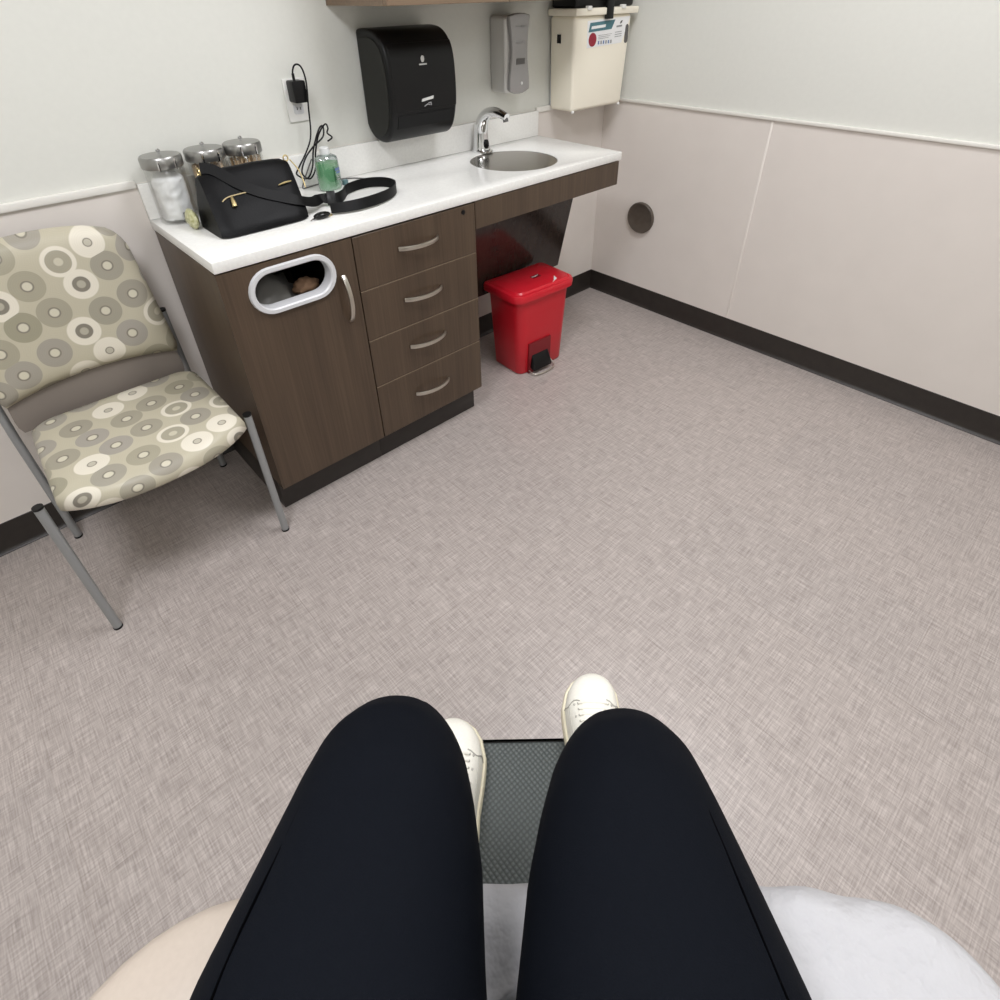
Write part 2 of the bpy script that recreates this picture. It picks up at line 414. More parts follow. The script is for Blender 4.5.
for nm, (lx, ly), sx, sy, lb in (('ceiling_light', (-2.85, -1.50), .6, .6, 'square ceiling light panel above the exam table'),
                                ('ceiling_light', (-1.05, -1.40), .6, 1.2, 'long ceiling light panel nearer the right wall'),
                                ('ceiling_light', (-2.5, -3.7), .6, 1.2, 'long ceiling light panel behind the exam table')):
    t = thing(nm, lb, 'light', (lx, ly, ZC - .03), 'ceiling lights')
    MB().plate_hole(rrect(lx - sx / 2, lx + sx / 2, ly - sy / 2, ly + sy / 2, .005, 2), rrect(lx - sx / 2 + .025, lx + sx / 2 - .025, ly - sy / 2 + .025, ly + sy / 2 - .025, .005, 2), 'z', ZC - .03, ZC).build('frame', M_whitepl, t)
    box(lx - sx / 2 + .02, lx + sx / 2 - .02, ly - sy / 2 + .02, ly + sy / 2 - .02, ZC - .02, ZC - .012).build('diffuser', M_lightpanel, t)

# ------------------------------------------------------------------ base cabinets
XL, XJ, XC, XR = -2.0711, -1.6908, -1.2356, -.4738
YF, YT = -.4762, -.4294          # front faces / toe kick
HC, CT = .864, .0294
ZT, ZK = HC - CT, .1172          # underside of the top / bottom of the doors
def open_box(x0, x1, y0, y1, z0, z1, t):
    b = MB(); o = [b.bm.verts.new(p) for p in ((x0, y0, z0), (x1, y0, z0), (x1, y0, z1), (x0, y0, z1))]
    ob = [b.bm.verts.new(p) for p in ((x0, y1, z0), (x1, y1, z0), (x1, y1, z1), (x0, y1, z1))]
    i = [b.bm.verts.new(p) for p in ((x0 + t, y0, z0 + t), (x1 - t, y0, z0 + t), (x1 - t, y0, z1 - t), (x0 + t, y0, z1 - t))]
    ib = [b.bm.verts.new(p) for p in ((x0 + t, y1 - t, z0 + t), (x1 - t, y1 - t, z0 + t), (x1 - t, y1 - t, z1 - t), (x0 + t, y1 - t, z1 - t))]
    for k in range(4):
        n = (k + 1) % 4
        b.face([o[k], o[n], ob[n], ob[k]]); b.face([i[k], ib[k], ib[n], i[n]]); b.face([o[k], i[k], i[n], o[n]])
    b.face(ob); b.face(ib[::-1]); return b
def stadium(cx, cz, hw, hh, n=14):
    pts = []
    for k in range(n + 1): a = -pi / 2 + pi * k / n; pts.append((cx + hw - hh + hh * cos(a), cz + hh * sin(a)))
    for k in range(n + 1): a = pi / 2 + pi * k / n; pts.append((cx - hw + hh + hh * cos(a), cz + hh * sin(a)))
    return pts
def bow_handle(c, length, vertical=False, parent=None):
    n = 14; pts = []
    for k in range(n + 1):
        u = -1 + 2 * k / n; out = .004 + .026 * (1 - u * u) ** .8
        pts.append((u * length / 2, -out))
    P = [Vector((c[0] + u, YF + y, c[2])) if not vertical else Vector((c[0], YF + y, c[2] + u)) for u, y in pts]
    wd = [(0, 0, 1) if not vertical else (1, 0, 0)] * len(P)
    return MB().ribbon(P, wd, .013, .006).build('handle', M_nickel, parent, bevel=.0015)
YB = -.022
t = thing('waste_cabinet', 'dark brown cabinet unit with oval white-rimmed waste opening, beside the patterned chair', 'cabinet', (XL, YB, 0))
open_box(XL + .001, XJ - .001, YF + .020, YB, ZK, ZT - .002, .016).build('body', M_wood, t)
box(XL + .001, XJ, YT, YB, 0, ZK - .001).build('toe_kick', M_base, t, bevel=.0015)
OV = stadium(-1.882, .753, .111, .051)
d = MB().plate_hole([(XL, ZK), (XJ - .0025, ZK), (XJ - .0025, ZT - .004), (XL, ZT - .004)], OV, 'y', YF, YF + .019).build('door', M_wood, t)
rg = MB()
outr, inr = stadium(-1.882, .753, .125, .064), stadium(-1.882, .753, .1085, .0485)
mido = stadium(-1.882, .753, .1225, .0615); midi = stadium(-1.882, .753, .112, .052)
def yr(p, y): return [(q[0], y, q[1]) for q in p]
rg.loft([yr(inr, YF + .03), yr(inr, YF - .005), yr(midi, YF - .009), yr(mido, YF - .009), yr(outr, YF - .004), yr(outr, YF - .0003)], cap=False)
lab(rg.build('opening_ring', M_ringgrey, d), 'pale grey oval ring round the waste opening')
bow_handle((-1.739, 0, .662), .145, True, d)
t = thing('drawer_cabinet', 'dark brown cabinet unit with four drawers and bow handles', 'cabinet', (XJ, YB, 0))
box(XJ + .001, XC - .001, YF + .020, YB, ZK, ZT - .002).build('body', M_wood, t)
box(XJ + .0003, XC - .006, YT, YB, 0, ZK - .001).build('toe_kick', M_base, t, bevel=.0015)
zs = [ZK, .3237, .497, .6647, ZT - .004]
for k in range(4):
    z0, z1 = zs[k] + (.0015 if k else 0), zs[k + 1] - .0015
    dr = box(XJ + .0015, XC - .0015, YF, YF + .019, z0, z1).build('drawer', M_wood, t, bevel=.0008, seg=1)
    if k < 3: box(XJ + .003, XC - .003, YF + .0002, YF + .018, z1 - .0008, z1 + .0010).build('edge_strip', M_edge, dr)
    bow_handle((-1.470, 0, (z0 + z1) / 2 + .012), .148, False, dr)
    if k == 3: MB().lathe([(.0075, 0), (.0075, .003), (.003, .004)], n=16).xform(Matrix.Translation((-1.286, YF, .811)) @ Matrix.Rotation(pi / 2, 4, 'X')).build('lock', M_black, dr)
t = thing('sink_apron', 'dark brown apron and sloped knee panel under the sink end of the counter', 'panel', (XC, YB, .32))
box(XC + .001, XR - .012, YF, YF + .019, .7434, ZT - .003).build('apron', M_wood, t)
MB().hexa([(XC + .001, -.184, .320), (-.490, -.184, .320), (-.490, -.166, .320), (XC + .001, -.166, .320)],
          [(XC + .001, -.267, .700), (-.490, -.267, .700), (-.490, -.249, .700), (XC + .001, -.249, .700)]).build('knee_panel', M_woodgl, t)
box(XR - .034, XR - .016, YF + .0195, -.03, .746, ZT - .003).build('side_rail', M_wood, t)

SC = (-.856, -.263); SR = .165
t = thing('countertop', 'white counter slab with low backsplash on the brown cabinets', 'countertop', (XL, -.005, ZT))
circ = lambda r: [(SC[0] + r * cos(2 * pi * k / 48), SC[1] + r * sin(2 * pi * k / 48)) for k in range(48)]
MB().plate_hole([(XL, -.4777), (XR, -.4777), (XR, -.005), (XL, -.005)], circ(SR), 'z', ZT, HC).build('slab', M_quartz, t, bevel=.0025, bevel_angle=60)
box(XL, XR, -.022, -.005, HC + .0002, .9615).build('backsplash', M_quartz, t, bevel=.0015)
t = thing('sink', 'round stainless steel sink bowl sunk in the white counter', 'sink', (SC[0], SC[1], ZT - .13))
MB().lathe([(SR - .0006, HC - .0035), (SR - .0016, HC - .0030), (SR - .003, ZT - .03), (SR - .010, ZT - .08), (SR - .035, ZT - .108), (.06, ZT - .117), (.03, ZT - .119), (.03, ZT - .123), (.06, ZT - .122), (SR - .033, ZT - .114), (SR - .006, ZT - .082), (SR - .0008, ZT - .03)], (SC[0], SC[1], 0), 56).build('bowl', M_steel, t)
MB().lathe([(.028, 0), (.030, .002), (.02, .003), (.006, .001)], (SC[0], SC[1], ZT - .1185), 24).build('drain', M_chrome, t)

t = thing('faucet', 'chrome sensor faucet with curved spout behind the round sink', 'faucet', (-.842, -.070, HC))
MB().lathe([(.040, .0004), (.040, .004), (.037, .007)], (-.842, -.070, HC), 28, 1, 1.1).build('base_plate', M_chrome, t)
pth = catmull([(-.842, -.066, HC + .006), (-.842, -.064, .905), (-.842, -.066, .945), (-.842, -.080, .982), (-.842, -.112, 1.006), (-.842, -.158, 1.013), (-.842, -.213, 1.002)], 5)
rad = [.0345 - .0205 * (k / (len(pth) - 1)) ** .8 for k in range(len(pth))]
MB().tube(pth, rad, 20).build('spout', M_chrome, t, angle=60)
MB().tube([(-.842, -.204, .998), (-.842, -.208, .986)], .010, 14).build('aerator', M_darkgrey, t)
MB().sphere((-.842, -.096, .893), .013, 14, 8, 1, .35, 1.5).build('sensor', M_blackgl, t)

# ------------------------------------------------------------------ wall-mounted things
t = thing('overhead_cabinet', 'brown wooden wall cabinet above the black towel dispenser', 'cabinet', (-.93, -.005, 1.355))
box(-1.392, -.476, -.310, -.001, 1.355, 2.05).build('body', M_wood_up, t)
for a, b in ((-1.393, -.936), (-.932, -.476)):
    box(a, b, -.330, -.3115, 1.355, 2.05).build('door', M_wood_up, t, bevel=.001, seg=1)

t = thing('towel_dispenser', 'black paper towel dispenser on the wall above the counter', 'dispenser', (-1.17, 0, .968))
DX0, DX1 = -1.306, -1.034
prof = catmull([(0, 1.292, 0), (-.055, 1.295, 0), (-.105, 1.287, 0), (-.143, 1.258, 0), (-.162, 1.21, 0), (-.167, 1.13, 0), (-.162, 1.06, 0), (-.145, 1.005, 0), (-.118, .975, 0), (-.085, .966, 0), (-.045, .972, 0), (-.015, .992, 0), (0, 1.015, 0)], 4)
prof = [(p.x, p.y) for p in prof]
MB().prism(prof, 'x', DX0, DX1).build('body', M_black, t, bevel=.010, seg=3, bevel_angle=50)
ccy, ccz = -.075, 1.13
MB().prism([(ccy + (p[0] - ccy) * .80 - .004, ccz + (p[1] - ccz) * .86) for p in prof], 'x', DX0 - .004, DX0 + .002).build('side_panel', M_blackmatte, t, bevel=.002)
def surf(z):  # front depth of the dispenser at height z
    for a, b in zip(prof, prof[1:]):
        if a[0] < -.08 and a[1] >= z >= b[1]: return a[0] + (b[0] - a[0]) * (a[1] - z) / max(a[1] - b[1], 1e-6)
    return -.16
def strip(x0, x1, z0, z1, off, n=10):
    o = []; zz = [z1 + (z0 - z1) * k / n for k in range(n + 1)]
    poly = [(surf(z) - off, z) for z in zz] + [(surf(z) + .002, z) for z in reversed(zz)]
    return MB().prism(poly, 'x', x0, x1)
strip(DX0 + .014, DX1 - .004, 1.062, 1.255, .0012, 14).build('front_cover', M_black, t, bevel=.001, seg=1, bevel_angle=60)
strip(DX0 + .024, DX1 - .010, 1.012, 1.052, .0022).build('outlet_slot', M_void, t)
lg = MB(); lg.sphere((-1.169, surf(1.208) - .0028, 1.209), .009, 14, 8, .8, .12, 1.1).build('logo', M_mark, t)
strip(-1.184, -1.155, 1.192, 1.196, .0034, 3).build('logo', M_mark, t)
MB().hexa([(-1.187, surf(1.09) - .0036, 1.087), (-1.140, surf(1.09) - .0036, 1.092), (-1.140, surf(1.09), 1.092), (-1.187, surf(1.09), 1.087)],
          [(-1.185, surf(1.1) - .0036, 1.095), (-1.138, surf(1.1) - .0036, 1.101), (-1.138, surf(1.1), 1.101), (-1.185, surf(1.1), 1.095)]).build('logo', M_mark, t)
MB().prism([(-1.176, 1.071), (-1.164, 1.076), (-1.153, 1.073), (-1.153, 1.0765), (-1.164, 1.0795), (-1.177, 1.073)], 'y', surf(1.075) - .0036, surf(1.075)).build('logo', M_greymark, t)
MB().prism([(-1.160, 1.082), (-1.148, 1.083), (-1.147, 1.073), (-1.150, 1.073), (-1.151, 1.080), (-1.160, 1.0795)], 'y', surf(1.078) - .0036, surf(1.078)).build('logo', M_greymark, t)

t = thing('soap_dispenser', 'silver wall soap dispenser between towel dispenser and cream sharps box', 'dispenser', (-.667, 0, 1.05))
MB().prism(rrect(-.730, -.602, 1.056, 1.310, .016, 5), 'y', -.086, 0).build('body', M_silver, t, bevel=.012, seg=4, bevel_angle=60)
hour = [(-.718, 1.308), (-.690, 1.3145), (-.664, 1.316), (-.638, 1.3145), (-.612, 1.308)]
L = []
for k in range(13):
    u = k / 12; z = 1.302 - u * .236; w = .053 - .012 * sin(pi * min(1, u * 1.15)) ** 1.2
    L.append((w, z))
poly = hour + [(-.665 + w, z) for w, z in L] + [(-.632, 1.058), (-.65, 1.053), (-.668, 1.052), (-.69, 1.054), (-.702, 1.058)] + [(-.665 - w, z) for w, z in reversed(L)]
MB().prism(poly, 'y', -.101, -.084).build('face_plate', M_silverface, t, bevel=.004, seg=3, bevel_angle=60)
MB().sphere((-.655, -.1015, 1.088), .006, 12, 8, 1, .3, 1).build('indicator_dot', M_mark, t)
box(-.684, -.640, -.1025, -.099, 1.152, 1.172).build('window', M_darkgrey, t)
for x0, x1, z0, z1 in ((-.684, -.662, 1.272, 1.278), (-.655, -.640, 1.272, 1.278), (-.690, -.645, 1.226, 1.229), (-.684, -.648, 1.219, 1.222)):
    box(x0, x1, -.1018, -.0995, z0, z1).build('print', M_greymark, t)

t = thing('sharps_container', 'cream sharps disposal box with black lid, mounted on the wall in the corner', 'container', (-.23, 0, .95))
b = MB().hexa([(-.398, -.142, .958), (-.064, -.142, .958), (-.064, -.014, .958), (-.398, -.014, .958)], [(-.412, -.147, 1.297), (-.048, -.147, 1.297), (-.048, -.014, 1.297), (-.412, -.014, 1.297)])
b.build('body', M_cream, t, bevel=.014, seg=4)
box(-.420, -.022, -.160, -.010, 1.297, 1.321).build('rim', M_creamrim, t, bevel=.004)
box(-.405, -.036, -.140, -.014, 1.3215, 1.41).build('lid', M_black, t, bevel=.010)
box(-.236, -.194, -.1645, -.150, 1.282, 1.352).build('latch', M_black, t, bevel=.003)
box(-.39, -.07, -.0135, -.004, .965, 1.30).build('wall_bracket', M_ringgrey, t, bevel=.003)
for x in (-.345, -.13): box(x - .012, x + .012, -.166, -.150, 1.315, 1.329).build('clip', M_whitepl, t, bevel=.002)
for x in (-.385, -.075): MB().sphere((x, -.136, .957), .007).build('foot', M_whitepl, t)
yl = -.1465
lb = MB().hexa([(-.330, yl, 1.186), (-.105, yl, 1.194), (-.105, yl + .003, 1.194), (-.330, yl + .003, 1.186)], [(-.335, yl - .001, 1.279), (-.060, yl - .001, 1.287), (-.060, yl + .003, 1.287), (-.335, yl + .003, 1.279)]).build('label', M_labelwhite, t)
def lp(poly, m, name='label_print', dy=.0016): return MB().prism(poly, 'y', yl - dy, yl).build(name, m, lb)
lp([(-.326, 1.240), (-.181, 1.246), (-.160, 1.278), (-.318, 1.272)], M_teal)
lp([(-.312, 1.250), (-.222, 1.254), (-.220, 1.264), (-.308, 1.260)], M_labelwhite, dy=.0022)
lp([(-.298 + .024 * cos(2 * pi * k / 20), 1.214 + .024 * sin(2 * pi * k / 20)) for k in range(20)], M_maroon)
for i in range(3): lp([(-.262, 1.226 - i * .006), (-.175 - i * .01, 1.229 - i * .006), (-.175 - i * .01, 1.230 - i * .006), (-.262, 1.2275 - i * .006)], M_greymark)
for i in range(6): lp([(-.262 + i * .016, 1.196), (-.254 + i * .016, 1.196), (-.254 + i * .016, 1.208), (-.262 + i * .016, 1.208)], M_greymark if i % 2 else M_labelblue)
for i in range(3): lp([(-.155, 1.232 - i * .008), (-.110, 1.234 - i * .008), (-.110, 1.236 - i * .008), (-.155, 1.234 - i * .008)], M_greymark)
lp([(-.128, 1.262), (-.116, 1.264), (-.110, 1.274), (-.122, 1.272)], M_darkgrey)
lp([(-.148, 1.250), (-.112, 1.252), (-.112, 1.258), (-.148, 1.256)], M_greymark)
MB().prism(stadium(-.076, 0, .034, .011), 'y', -.1475, -.142).xform(Matrix.Translation((-.0755, 0, 1.225)) @ Matrix.Rotation(pi / 2, 4, 'Y') @ Matrix.Translation((.076, 0, 0))).build('level_window', M_darkgrey, t)
box(-.4135, -.408, -.075, -.058, 1.205, 1.235).build('side_hole', M_void, t)

t = thing('wall_bumper', 'round dark brown dished disc on the beige wall panel right of the counter', 'wall disc', (-.004, -.290, .457))
MB().lathe([(.074, 0), (.0745, .012), (.071, .017), (.066, .015), (.055, .008), (.038, .004), (.018, .003), (.004, .003)], n=40).xform(Matrix.Translation((-.0035, -.290, .457)) @ Matrix.Rotation(-pi / 2, 4, 'Y')).build('dish', M_bumper, t)

t = thing('wall_outlet', 'white power outlet on the wall above the handbag', 'outlet', (-1.55, 0, 1.055))
box(-1.584, -1.513, -.006, 0, 1.055, 1.176).build('cover_plate', M_whitepl, t, bevel=.002)
for z in (1.090, 1.142):
    r = MB().prism(rrect(-1.565, -1.532, z - .014, z + .014, .006, 3), 'y', -.0078, -.003).build('socket', M_ringgrey, t)
    for x in (-1.554, -1.543): box(x - .001, x + .001, -.0084, -.0075, z - .002, z + .006).build('slot', M_void, r)
t = thing('phone_charger', 'black charger plugged into the wall outlet with a tangled black cable', 'charger', (-1.551, -.03, .866))
MB().prism(rrect(-1.574, -1.531, 1.112, 1.172, .005, 3), 'y', -.048, -.0085).build('adapter', M_black, t, bevel=.003)
cp = [(-1.561, -.040, 1.170), (-1.563, -.044, 1.195), (-1.556, -.050, 1.213), (-1.543, -.055, 1.213), (-1.534, -.056, 1.195), (-1.531, -.055, 1.16), (-1.537, -.052, 1.10), (-1.546, -.050, 1.02)]
for q in ((-1.575, .975), (-1.612, .935), (-1.618, .912), (-1.592, .898), (-1.562, .925), (-1.548, .98), (-1.522, 1.034), (-1.500, 1.040), (-1.512, 1.012), (-1.548, .985), (-1.585, .958), (-1.606, .918), (-1.580, .893), (-1.550, .915), (-1.546, .97), (-1.524, 1.018), (-1.490, 1.044), (-1.478, 1.030), (-1.488, 1.018), (-1.476, 1.004), (-1.486, .992)):
    cp.append((q[0], -.050 + random.uniform(-.014, .010), q[1]))
MB().tube(catmull(cp, 6), .0026, 8).build('cable', M_black, t)
MB().tube([(-1.563, -.0438, 1.172), (-1.5635, -.0440, 1.192)], .0042, 10).build('strain_relief', M_black, t)
MB().tube(catmull([(-1.560, -.052, .95), (-1.600, -.062, .90), (-1.614, -.062, .872), (-1.590, -.050, .8672), (-1.53, -.038, .8672), (-1.47, -.038, .8672), (-1.424, -.058, .8672), (-1.385, -.118, .8672)], 6), .0021, 8).build('cable', M_darkgrey, t)
MB().tube([(-1.385, -.118, .8675), (-1.352, -.152, .8675)], .0034, 8).build('connector', M_darkgrey, t)

# ------------------------------------------------------------------ on the counter
ZS = HC + .0003
def jar(x, y, label):
    t = thing('glass_jar', label, 'jar', (x, y, ZS), 'glass jars at the back of the counter')
    MB().lathe([(.030, .001), (.048, .0), (.050, .006), (.050, .144), (.047, .148), (.045, .148), (.046, .142), (.046, .012), (.044, .008), (.010, .007)], (x, y, ZS), 40).build('jar_body', M_glass, t, angle=50)
    l = MB().lathe([(.0525, .146), (.0535, .148), (.0535, .170), (.050, .175), (.01, .177)], (x, y, ZS), 40).build('lid', M_lid, t)
    MB().lathe([(.003, .176), (.003, .182), (.0055, .184), (.006, .188), (.003, .191)], (x, y, ZS), 16).build('knob', M_chrome, l)
    for a in (-2.0, -1.2): MB().lathe([(.0025, .144), (.0028, .147), (.0028, .168), (.0025, .171)], (x + .0535 * cos(a), y + .0535 * sin(a), ZS), 8).build('latch', M_chrome, l)
    return t
J = [(-2.006, -.080), (-1.890, -.080), (-1.781, -.080)]
jar(*J[0], 'glass jar full of white cotton, at the left end of the counter')
jar(*J[1], 'glass jar of wooden sticks directly behind the left half of the black handbag')
jar(*J[2], 'glass jar of wooden sticks farthest from the cotton jar, half hidden by the handbag')
b = MB(); u, v = 40, 24; rings = []
for j in range(v + 1):
    z = .0095 + .128 * j / v; a = j / v
    rr = .043 * (1 - .55 * max(0, a - .82) / .18) if a > .82 else .043
    rings.append([(J[0][0] + (rr - .011 * abs(noise.noise(Vector((cos(th) * 1.9, sin(th) * 1.9, z * 42)))) - .004 * abs(noise.noise(Vector((cos(th) * 4, sin(th) * 4, z * 90 + 5))))) * cos(th),
                   J[0][1] + (rr - .011 * abs(noise.noise(Vector((cos(th) * 1.9, sin(th) * 1.9, z * 42)))) - .004 * abs(noise.noise(Vector((cos(th) * 4, sin(th) * 4, z * 90 + 5))))) * sin(th), ZS + z) for th in [2 * pi * k / u for k in range(u)]])
tag(b.loft(rings).build('cotton', M_cotton, angle=80), 'crumpled white cotton filling the leftmost glass jar', 'cotton')
box(J[0][0] - .002, J[0][0] + .022, J[0][1] - .0535, J[0][1] - .0512, ZS + .010, ZS + .032).build('grey_sticker', M_tag, bpy.data.objects['glass_jar'])
stick0 = None
for ji, (x, y) in enumerate(J[1:]):
    for k in range(34):
        ring = .039 if k < 20 else (.028 if k < 30 else .014)
        a = 2 * pi * (k if k < 20 else k * 1.7) / (20 if k < 20 else 10) + random.uniform(-.08, .08)
        if stick0 is None:
            stick0 = MB().tube([(0, 0, 0), (0, 0, .002), (0, 0, .120), (0, 0, .122)], [.0022, .0026, .0026, .0020], 7).build('wooden_stick', M_stick, org=(0, 0, 0)); o = stick0
        else:
            o = stick0.copy(); COL.objects.link(o)
        o.location = (x + ring * cos(a), y + ring * sin(a), ZS + .0085 + random.uniform(0, .008))
        o.rotation_euler = (random.uniform(-.03, .03), random.uniform(-.03, .03), 0)
        tag(o, ('wooden stick in the jar behind the left half of the handbag' if ji == 0 else 'wooden stick in the jar farthest right of the three jars'), 'stick', 'wooden sticks in the ' + ('middle' if ji == 0 else 'right') + ' jar')

# yellow-green packet beside the bag
b = MB(); rings = []
for j in range(9):
    a = j / 8; rr = .020 * (sin(pi * (.06 + .88 * a))) ** .6
    rings.append([(-2.004 + (rr * .72 + .004 * noise.noise(Vector((k, j * 1.3, 2)))) * cos(2 * pi * k / 14), -.186 + (rr * 1.9 + .006 * noise.noise(Vector((k * .9, j, 7)))) * sin(2 * pi * k / 14), ZS + .001 + .050 * a) for k in range(14)])
tag(b.loft(rings).build('wrapped_packet', M_packet, angle=10), 'small crumpled yellow-green packet between cotton jar and handbag', 'packet')

# handbag
t = thing('handbag', 'black leather handbag with gold zips lying on the white counter', 'bag', (-1.86, -.26, ZS))
BX0, BX1 = -1.968, -1.737
side = catmull([(-.345, .868, 0), (-.335, .890, 0), (-.302, .925, 0), (-.262, .966, 0), (-.226, 1.002, 0), (-.208, 1.008, 0), (-.190, .998, 0), (-.178, .95, 0), (-.172, .90, 0), (-.178, .868, 0), (-.20, .8645, 0), (-.32, .8645, 0)], 3)
rings = []
cy = -.255; cz = .925
for k in range(15):
    u = k / 14; e = min(u, 1 - u) * 14
    x = BX0 - .012 * 0 + (BX1 - BX0) * u
    sc_ = {0: .86, 1: .975}.get(round(e), 1.0)
    bulge = 1 + .03 * sin(pi * u)
    lean = (.030 * (u - .0)) # right top corner reaches further right
    ring = []
    for p in side:
        yy = cy + (p.x - cy) * sc_ * bulge; zz = ZS + (p.y - .8645) * (sc_ * .5 + .5)
        zz += .003 * noise.noise(Vector((x * 14, yy * 20, zz * 20))); yy += .004 * noise.noise(Vector((x * 12, zz * 22, 4)))
        hx = (zz - ZS) / .14
        ring.append((x + (.022 * u + .012 * (1 - u) * 0) * hx * 1.0 + (-.018 * (1 - u)) * (1 - hx) * 1.0, yy, max(zz, ZS)))
    rings.append(ring)
body = MB().loft(rings).build('bag_body', M_leather, t, angle=50)
def bagpt(x, s):  # a point on the front face, s = 0 bottom .. 1 top
    return Vector((x, -.345 + .121 * s - .006, .864 + .141 * s + .004))
def bagface(z): return -.349 + (z - .868) * .86
zp = [(x, bagface(z) - .004, z) for x, z in ((-1.945, .944), (-1.925, .951), (-1.88, .953), (-1.835, .955))]
zi = MB().ribbon(catmull(zp, 4), [(0, .6, .8)] * 13, .0032, .0015).build('zip', M_zip, t)
lab(MB().tube([(-1.918, bagface(.950) - .008, .950), (-1.919, bagface(.942) - .010, .942), (-1.921, bagface(.930) - .008, .930)], [.0035, .0055, .0065], 10).build('zip_pull', M_gold, zi), 'gold zip pull')
MB().tube([(-1.782, bagface(.955) - .006, .954), (-1.762, bagface(.957) - .007, .957), (-1.742, bagface(.958) - .006, .958)], [.0015, .003, .0015], 8).build('zip_pull', M_gold, t)
rp = [(-1.716 + .007 * cos(a), -.214, 1.004 + .008 * sin(a)) for a in [2 * pi * k / 14 for k in range(15)]]
MB().tube(rp, .0022, 8).build('gold_ring', M_gold, t)
MB().tube(catmull([(-1.708, -.222, 1.0), (-1.700, -.252, .972), (-1.706, -.285, .934)], 5), .0018, 8).build('side_trim', M_gold, t)
rp2 = [(-1.958, -.208 + .010 * cos(a), 1.006 + .011 * sin(a)) for a in [2 * pi * k / 14 for k in range(15)]]
MB().tube(rp2, .0022, 8).build('gold_ring', M_gold, t)
fw = (0, .65, .76)
sp_ = [(-1.952, -.208, 1.016), (-1.925, -.222, 1.010), (-1.886, -.258, .976), (-1.844, -.284, .950), (-1.797, -.301, .930), (-1.745, -.317, .912), (-1.700, -.300, .895), (-1.655, -.262, .8875), (-1.615, -.282, .8845), (-1.580, -.262, .8835), (-1.535, -.215, .8835), (-1.462, -.198, .8835), (-1.412, -.232, .8835), (-1.408, -.290, .8835), (-1.455, -.345, .8835), (-1.53, -.378, .8845), (-1.61, -.380, .883), (-1.675, -.352, .881)]
wd_ = [fw, fw, fw, fw, fw, fw, (0, .7, .7), (0, .8, .6), (0, .4, .9)] + [(0, 0, 1)] * 6 + [(0, .2, 1), (0, .5, .8), (0, .8, .5)]
def interp(L, n):
    out = []
    for i in range(len(L) - 1):
        for k in range(n): out.append(Vector(L[i]).lerp(Vector(L[i + 1]), k / n))
    return out + [Vector(L[-1])]
MB().ribbon(catmull(sp_, 5), interp(wd_, 5), .0305, .0035).build('strap', M_strap, t, angle=60)
bk = MB()
bk.ribbon([Vector((-1.640, -.271, .8865)), Vector((-1.618, -.282, .8855))], [(0, .5, .85)] * 2, .041, .007).build('buckle', M_black, t, bevel=.001)

t = thing('key_fob', 'black oval key fob with metal ring in front of the strap loop', 'key fob', (-1.715, -.365, ZS))
MB().sphere((-1.712, -.366, ZS + .0095), .026, 18, 10, 1, .5, .36).build('fob', M_blackgl, t)
MB().tube([(-1.686 + .010 * cos(a), -.357 + .008 * sin(a), ZS + .002) for a in [2 * pi * k / 16 for k in range(17)]], .0014, 6).build('ring', M_gold, t)
MB().tube([(-1.730, -.362, ZS + .003), (-1.742, -.366, ZS + .003), (-1.752, -.372, ZS + .002)], [.004, .003, .002], 8).build('key_blade', M_chrome, t)

t = thing('sanitizer_bottle', 'clear pump-less bottle of green hand gel beside the tangled cable', 'bottle', (-1.54, -.112, ZS))
bx, by = -1.541, -.112
def oval(prof, n=32): return MB().lathe(prof, (bx, by, ZS), n, 1, .66)
oval([(.034, 0), (.0375, .003), (.0385, .01), (.0385, .088), (.036, .097), (.024, .104), (.012, .106), (.012, .110), (.0125, .110), (.013, .1075), (.0245, .1055), (.037, .0985), (.0395, .088), (.0395, .009), (.038, .0015), (.034, -.0002)]).build('bottle_body', M_clear, t, angle=60)
oval([(.033, .0008), (.0368, .0035), (.0378, .01), (.0378, .083), (.030, .0832)]).build('gel', M_gel, t)
MB().lathe([(.0135, .107), (.015, .108), (.015, .126), (.0135, .128), (.004, .1285)], (bx, by, ZS), 20).build('cap', M_frost, t)
lab_pts = []
rg_ = []
for z in (.012, .072):
    rg_.append([(bx + .0402 * cos(a), by + .0402 * .66 * sin(a), ZS + z) for a in [radians(-82 + 62 * k / 8) for k in range(9)]])
q = MB(); q.loft(rg_, cap=False, close=False)
lbl = q.build('label', glass_like('frosted_label', srgb(214, 232, 224), .3), t)
for z, a0, a1, h in ((.058, -72, -34, .008), (.049, -66, -28, .006), (.038, -70, -40, .003), (.030, -68, -44, .003)):
    rr = [[(bx + .0406 * cos(a), by + .0406 * .66 * sin(a), ZS + zz) for a in [radians(a0 + (a1 - a0) * k / 6) for k in range(7)]] for zz in (z, z + h)]
    q = MB(); q.loft(rr, cap=False, close=False); q.build('label_print', M_labelblue if z > .045 else M_greymark, lbl)
tag(MB().lathe([(.010, 0), (.0105, .002), (.0105, .014), (.008, .016), (.002, .0165)], (-1.480, -.100, ZS), 20).build('bottle_cap', M_tealcap), 'small dark teal cap on the counter beside the green gel bottle', 'cap')

